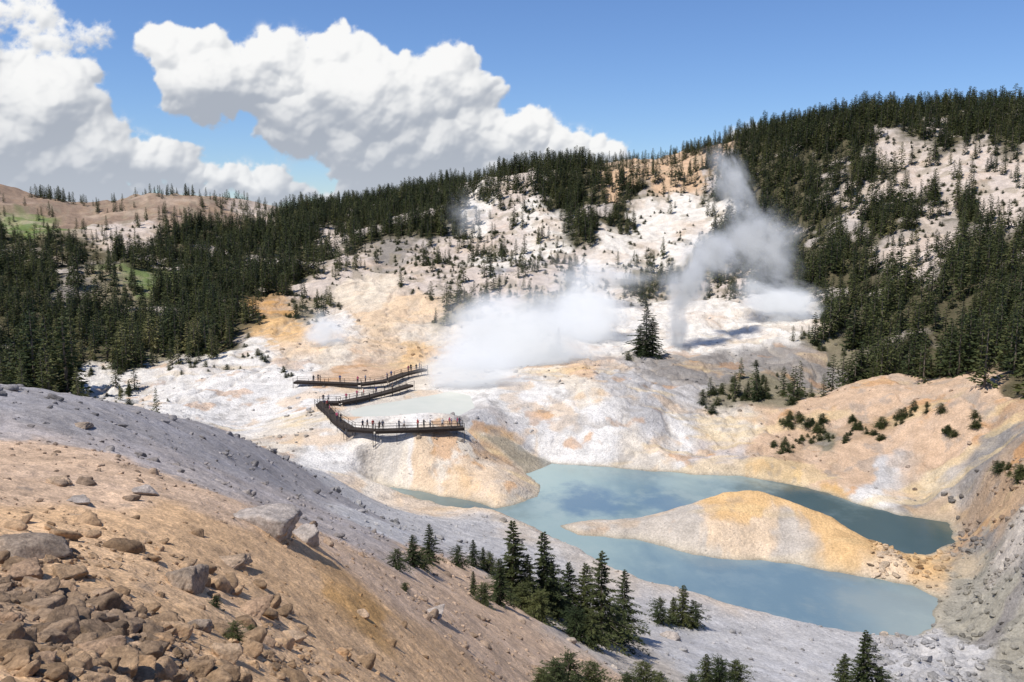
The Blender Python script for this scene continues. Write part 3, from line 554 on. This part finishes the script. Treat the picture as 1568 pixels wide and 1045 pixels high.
# ---------------------------------------------------------------- clouds (far shell, 9 km away)
def azel(px,py):
    u,e=bearing(px,py); return math.atan(u),math.atan(e/math.hypot(1,u))
stp=.00095; ca=np.arange(-.80,.34,stp); ce=np.arange(0.0,.44,stp); CW,CH=len(ca),len(ce)
H=np.zeros((CH,CW)); C=np.zeros((CH,CW)); cr=np.random.default_rng(5)
def puff(a,e,r,z0,soft=1.):
    i0=max(0,int((a-r-ca[0])/stp)); i1=min(CW,int((a+r-ca[0])/stp)+2); j0=max(0,int((e-r)/stp)); j1=min(CH,int((e+r)/stp)+2)
    if i1<=i0 or j1<=j0: return
    dd=((ca[i0:i1][None,:]-a)**2+(ce[j0:j1][:,None]-e)**2)/(r*r); m=np.clip(1-dd,0,1)
    H[j0:j1,i0:i1]=np.maximum(H[j0:j1,i0:i1],np.where(m>0,z0+np.sqrt(m)*r,0)); C[j0:j1,i0:i1]=np.maximum(C[j0:j1,i0:i1],m*soft)
blobs=[(60,175,120,75),(100,122,68,34),(-20,240,200,80),(140,240,90,60),(250,250,72,42),(320,278,70,28),(415,295,55,28),(-250,120,220,150),(40,285,140,30),(200,290,120,25),
    (285,72,62,46),(225,58,28,18),(335,130,108,55),(420,110,90,56),(530,92,48,60),(570,160,130,78),(690,135,76,62),(625,225,165,70),(480,185,105,55),(760,205,105,52),(850,232,95,34),(930,240,62,20),(560,308,90,18),(700,265,200,45),(570,262,90,45),(440,305,66,18),(520,315,70,15)]
for cx,cy,rx,ry in blobs:
    s=min(rx,ry)/F; 
    for _ in range(int(34+rx*ry/160)):
        an=cr.uniform(0,6.28); rho=cr.uniform()**.5; qx=cx+math.cos(an)*rho*rx*.86; qy=cy-math.sin(an)*rho*ry*.86
        a,e=azel(qx,qy); rad=s*cr.uniform(.16,.50)*(1.15-.5*rho)
        puff(a,e,rad,s*1.1*math.sqrt(max(0,1-rho*rho)))
        if cr.uniform()<.9:
            for _ in range(3):
                b2=cr.uniform(0,6.28); puff(a+math.cos(b2)*rad*.9,e+math.sin(b2)*rad*.9,rad*cr.uniform(.25,.5),s*.9*math.sqrt(max(0,1-rho*rho)))
for cx,cy,rx,ry,n_ in [(20,50,95,34,60),(1125,196,34,8,10),(700,300,140,20,30)]:
    for _ in range(n_):
        a,e=azel(cx+cr.normal()*rx*.5,cy+cr.normal()*ry*.5); puff(a,e,.022*cr.uniform(.4,1.)*(.4 if rx<40 else 1),0,.42)
fx=np.fft.fftfreq(CW)[None,:]; fy=np.fft.fftfreq(CH)[:,None]
def blur(G,s): return np.real(np.fft.ifft2(np.fft.fft2(G)*np.exp(-2*(math.pi*s)**2*(fx*fx+fy*fy))))
GA,GE=np.meshgrid(ca,ce)
wx=fbm(GA*18+9,GE*20,5,771)*15; wy=fbm(GA*18,GE*20+5,5,775)*15
def warp(G):
    ii=np.clip(np.arange(CW)[None,:]+wx,0,CW-1.01); jj=np.clip(np.arange(CH)[:,None]+wy,0,CH-1.01); i=ii.astype(int); j=jj.astype(int); a=ii-i; b=jj-j
    return (G[j,i]*(1-a)+G[j,i+1]*a)*(1-b)+(G[j+1,i]*(1-a)+G[j+1,i+1]*a)*b
H=warp(H); C=warp(C)
fb=fbm(GA*26,GE*30,7,701,.60); fb2=fbm(GA*70+3,GE*80,6,731,.65)
Cs=blur(C,2.0)*.6+blur(C,7)*.4
alpha=sstep(.02,.42,Cs*1.1+fb*.50+fb2*.34-.07)*sstep(.0,.10,Cs)
Hh=H/stp+ (fb*15+fb2*8)*(C>0)
def lam(s):
    g=blur(Hh,s); gy,gx=np.gradient(g); nz=1/np.sqrt(gx*gx+gy*gy+1); L=np.array([-.38,.72,.58]); return (-gx*L[0]-gy*L[1]+L[2])*nz
sh=.28*lam(1.5)+.32*lam(5)+.40*lam(17)
oc=blur(alpha,34); sft=int(.045/stp); oc=np.vstack([oc[sft:],np.zeros((sft,CW))])
light=sstep(-.32,.85,sh+.12-.52*oc+.16*fb)
c0=np.array((.42,.46,.53)); c1=np.array((.97,.97,.965))
cc_=c0+(c1-c0)*light[...,None]  # lit tops and shaded bases painted into the glowing vertex colours
hz=(1-sstep(0,.10,GE))[...,None]*.25; cc_=cc_*(1-hz)+np.array((.70,.76,.84))*hz
edge=sstep(0,12,np.minimum(np.arange(CW),CW-1-np.arange(CW)))[None,:]*sstep(0,12,(CH-1-np.arange(CH)))[:,None]
alpha=alpha*edge
RD=9000.
VX=RD*np.sin(GA)*np.cos(GE); VY=RD*np.cos(GA)*np.cos(GE); VZ=RD*np.sin(GE)
idx=np.arange(CH*CW).reshape(CH,CW); q=np.stack([idx[:-1,:-1],idx[:-1,1:],idx[1:,1:],idx[1:,:-1]],-1).reshape(-1,4)
am=alpha.ravel()[q].max(1)>.004; q=q[am]; used=np.unique(q); rem=np.zeros(CH*CW,int); rem[used]=np.arange(len(used))
cm=bpy.data.materials.new('cumulus_cloud'); cm.use_nodes=True; t=NT(cm.node_tree); cm.node_tree.nodes.clear()
at=t.new('ShaderNodeAttribute',attribute_name='Col'); em=t.new('ShaderNodeEmission',{'Color':at.outputs['Color'],'Strength':.98}); tr=t.new('ShaderNodeBsdfTransparent')
mx=t.new('ShaderNodeMixShader',{0:at.outputs['Alpha'],1:tr.outputs[0],2:em.outputs[0]}); t.l.new(mx.outputs[0],t.new('ShaderNodeOutputMaterial').inputs[0]); cm.cycles.emission_sampling='NONE'
vv=np.stack([VX,VY,VZ],-1).reshape(-1,3)[used]; c4=np.concatenate([cc_,alpha[...,None]],-1).reshape(-1,4)[used]
add('clouds',make_mesh('clouds',vv,rem[q],[cm],smooth=True,col=c4))
# ---------------------------------------------------------------- camera
cam=bpy.data.cameras.new('camera'); cam.lens=F/1568*36; cam.sensor_width=36; cam.clip_start=.1; cam.clip_end=20000
co=add('camera',cam,loc=(0,0,0)); co.rotation_euler=(math.pi/2-TH,0,0); scene.camera=co
scene.view_settings.view_transform='Standard'; scene.view_settings.look='None'; scene.view_settings.exposure=0
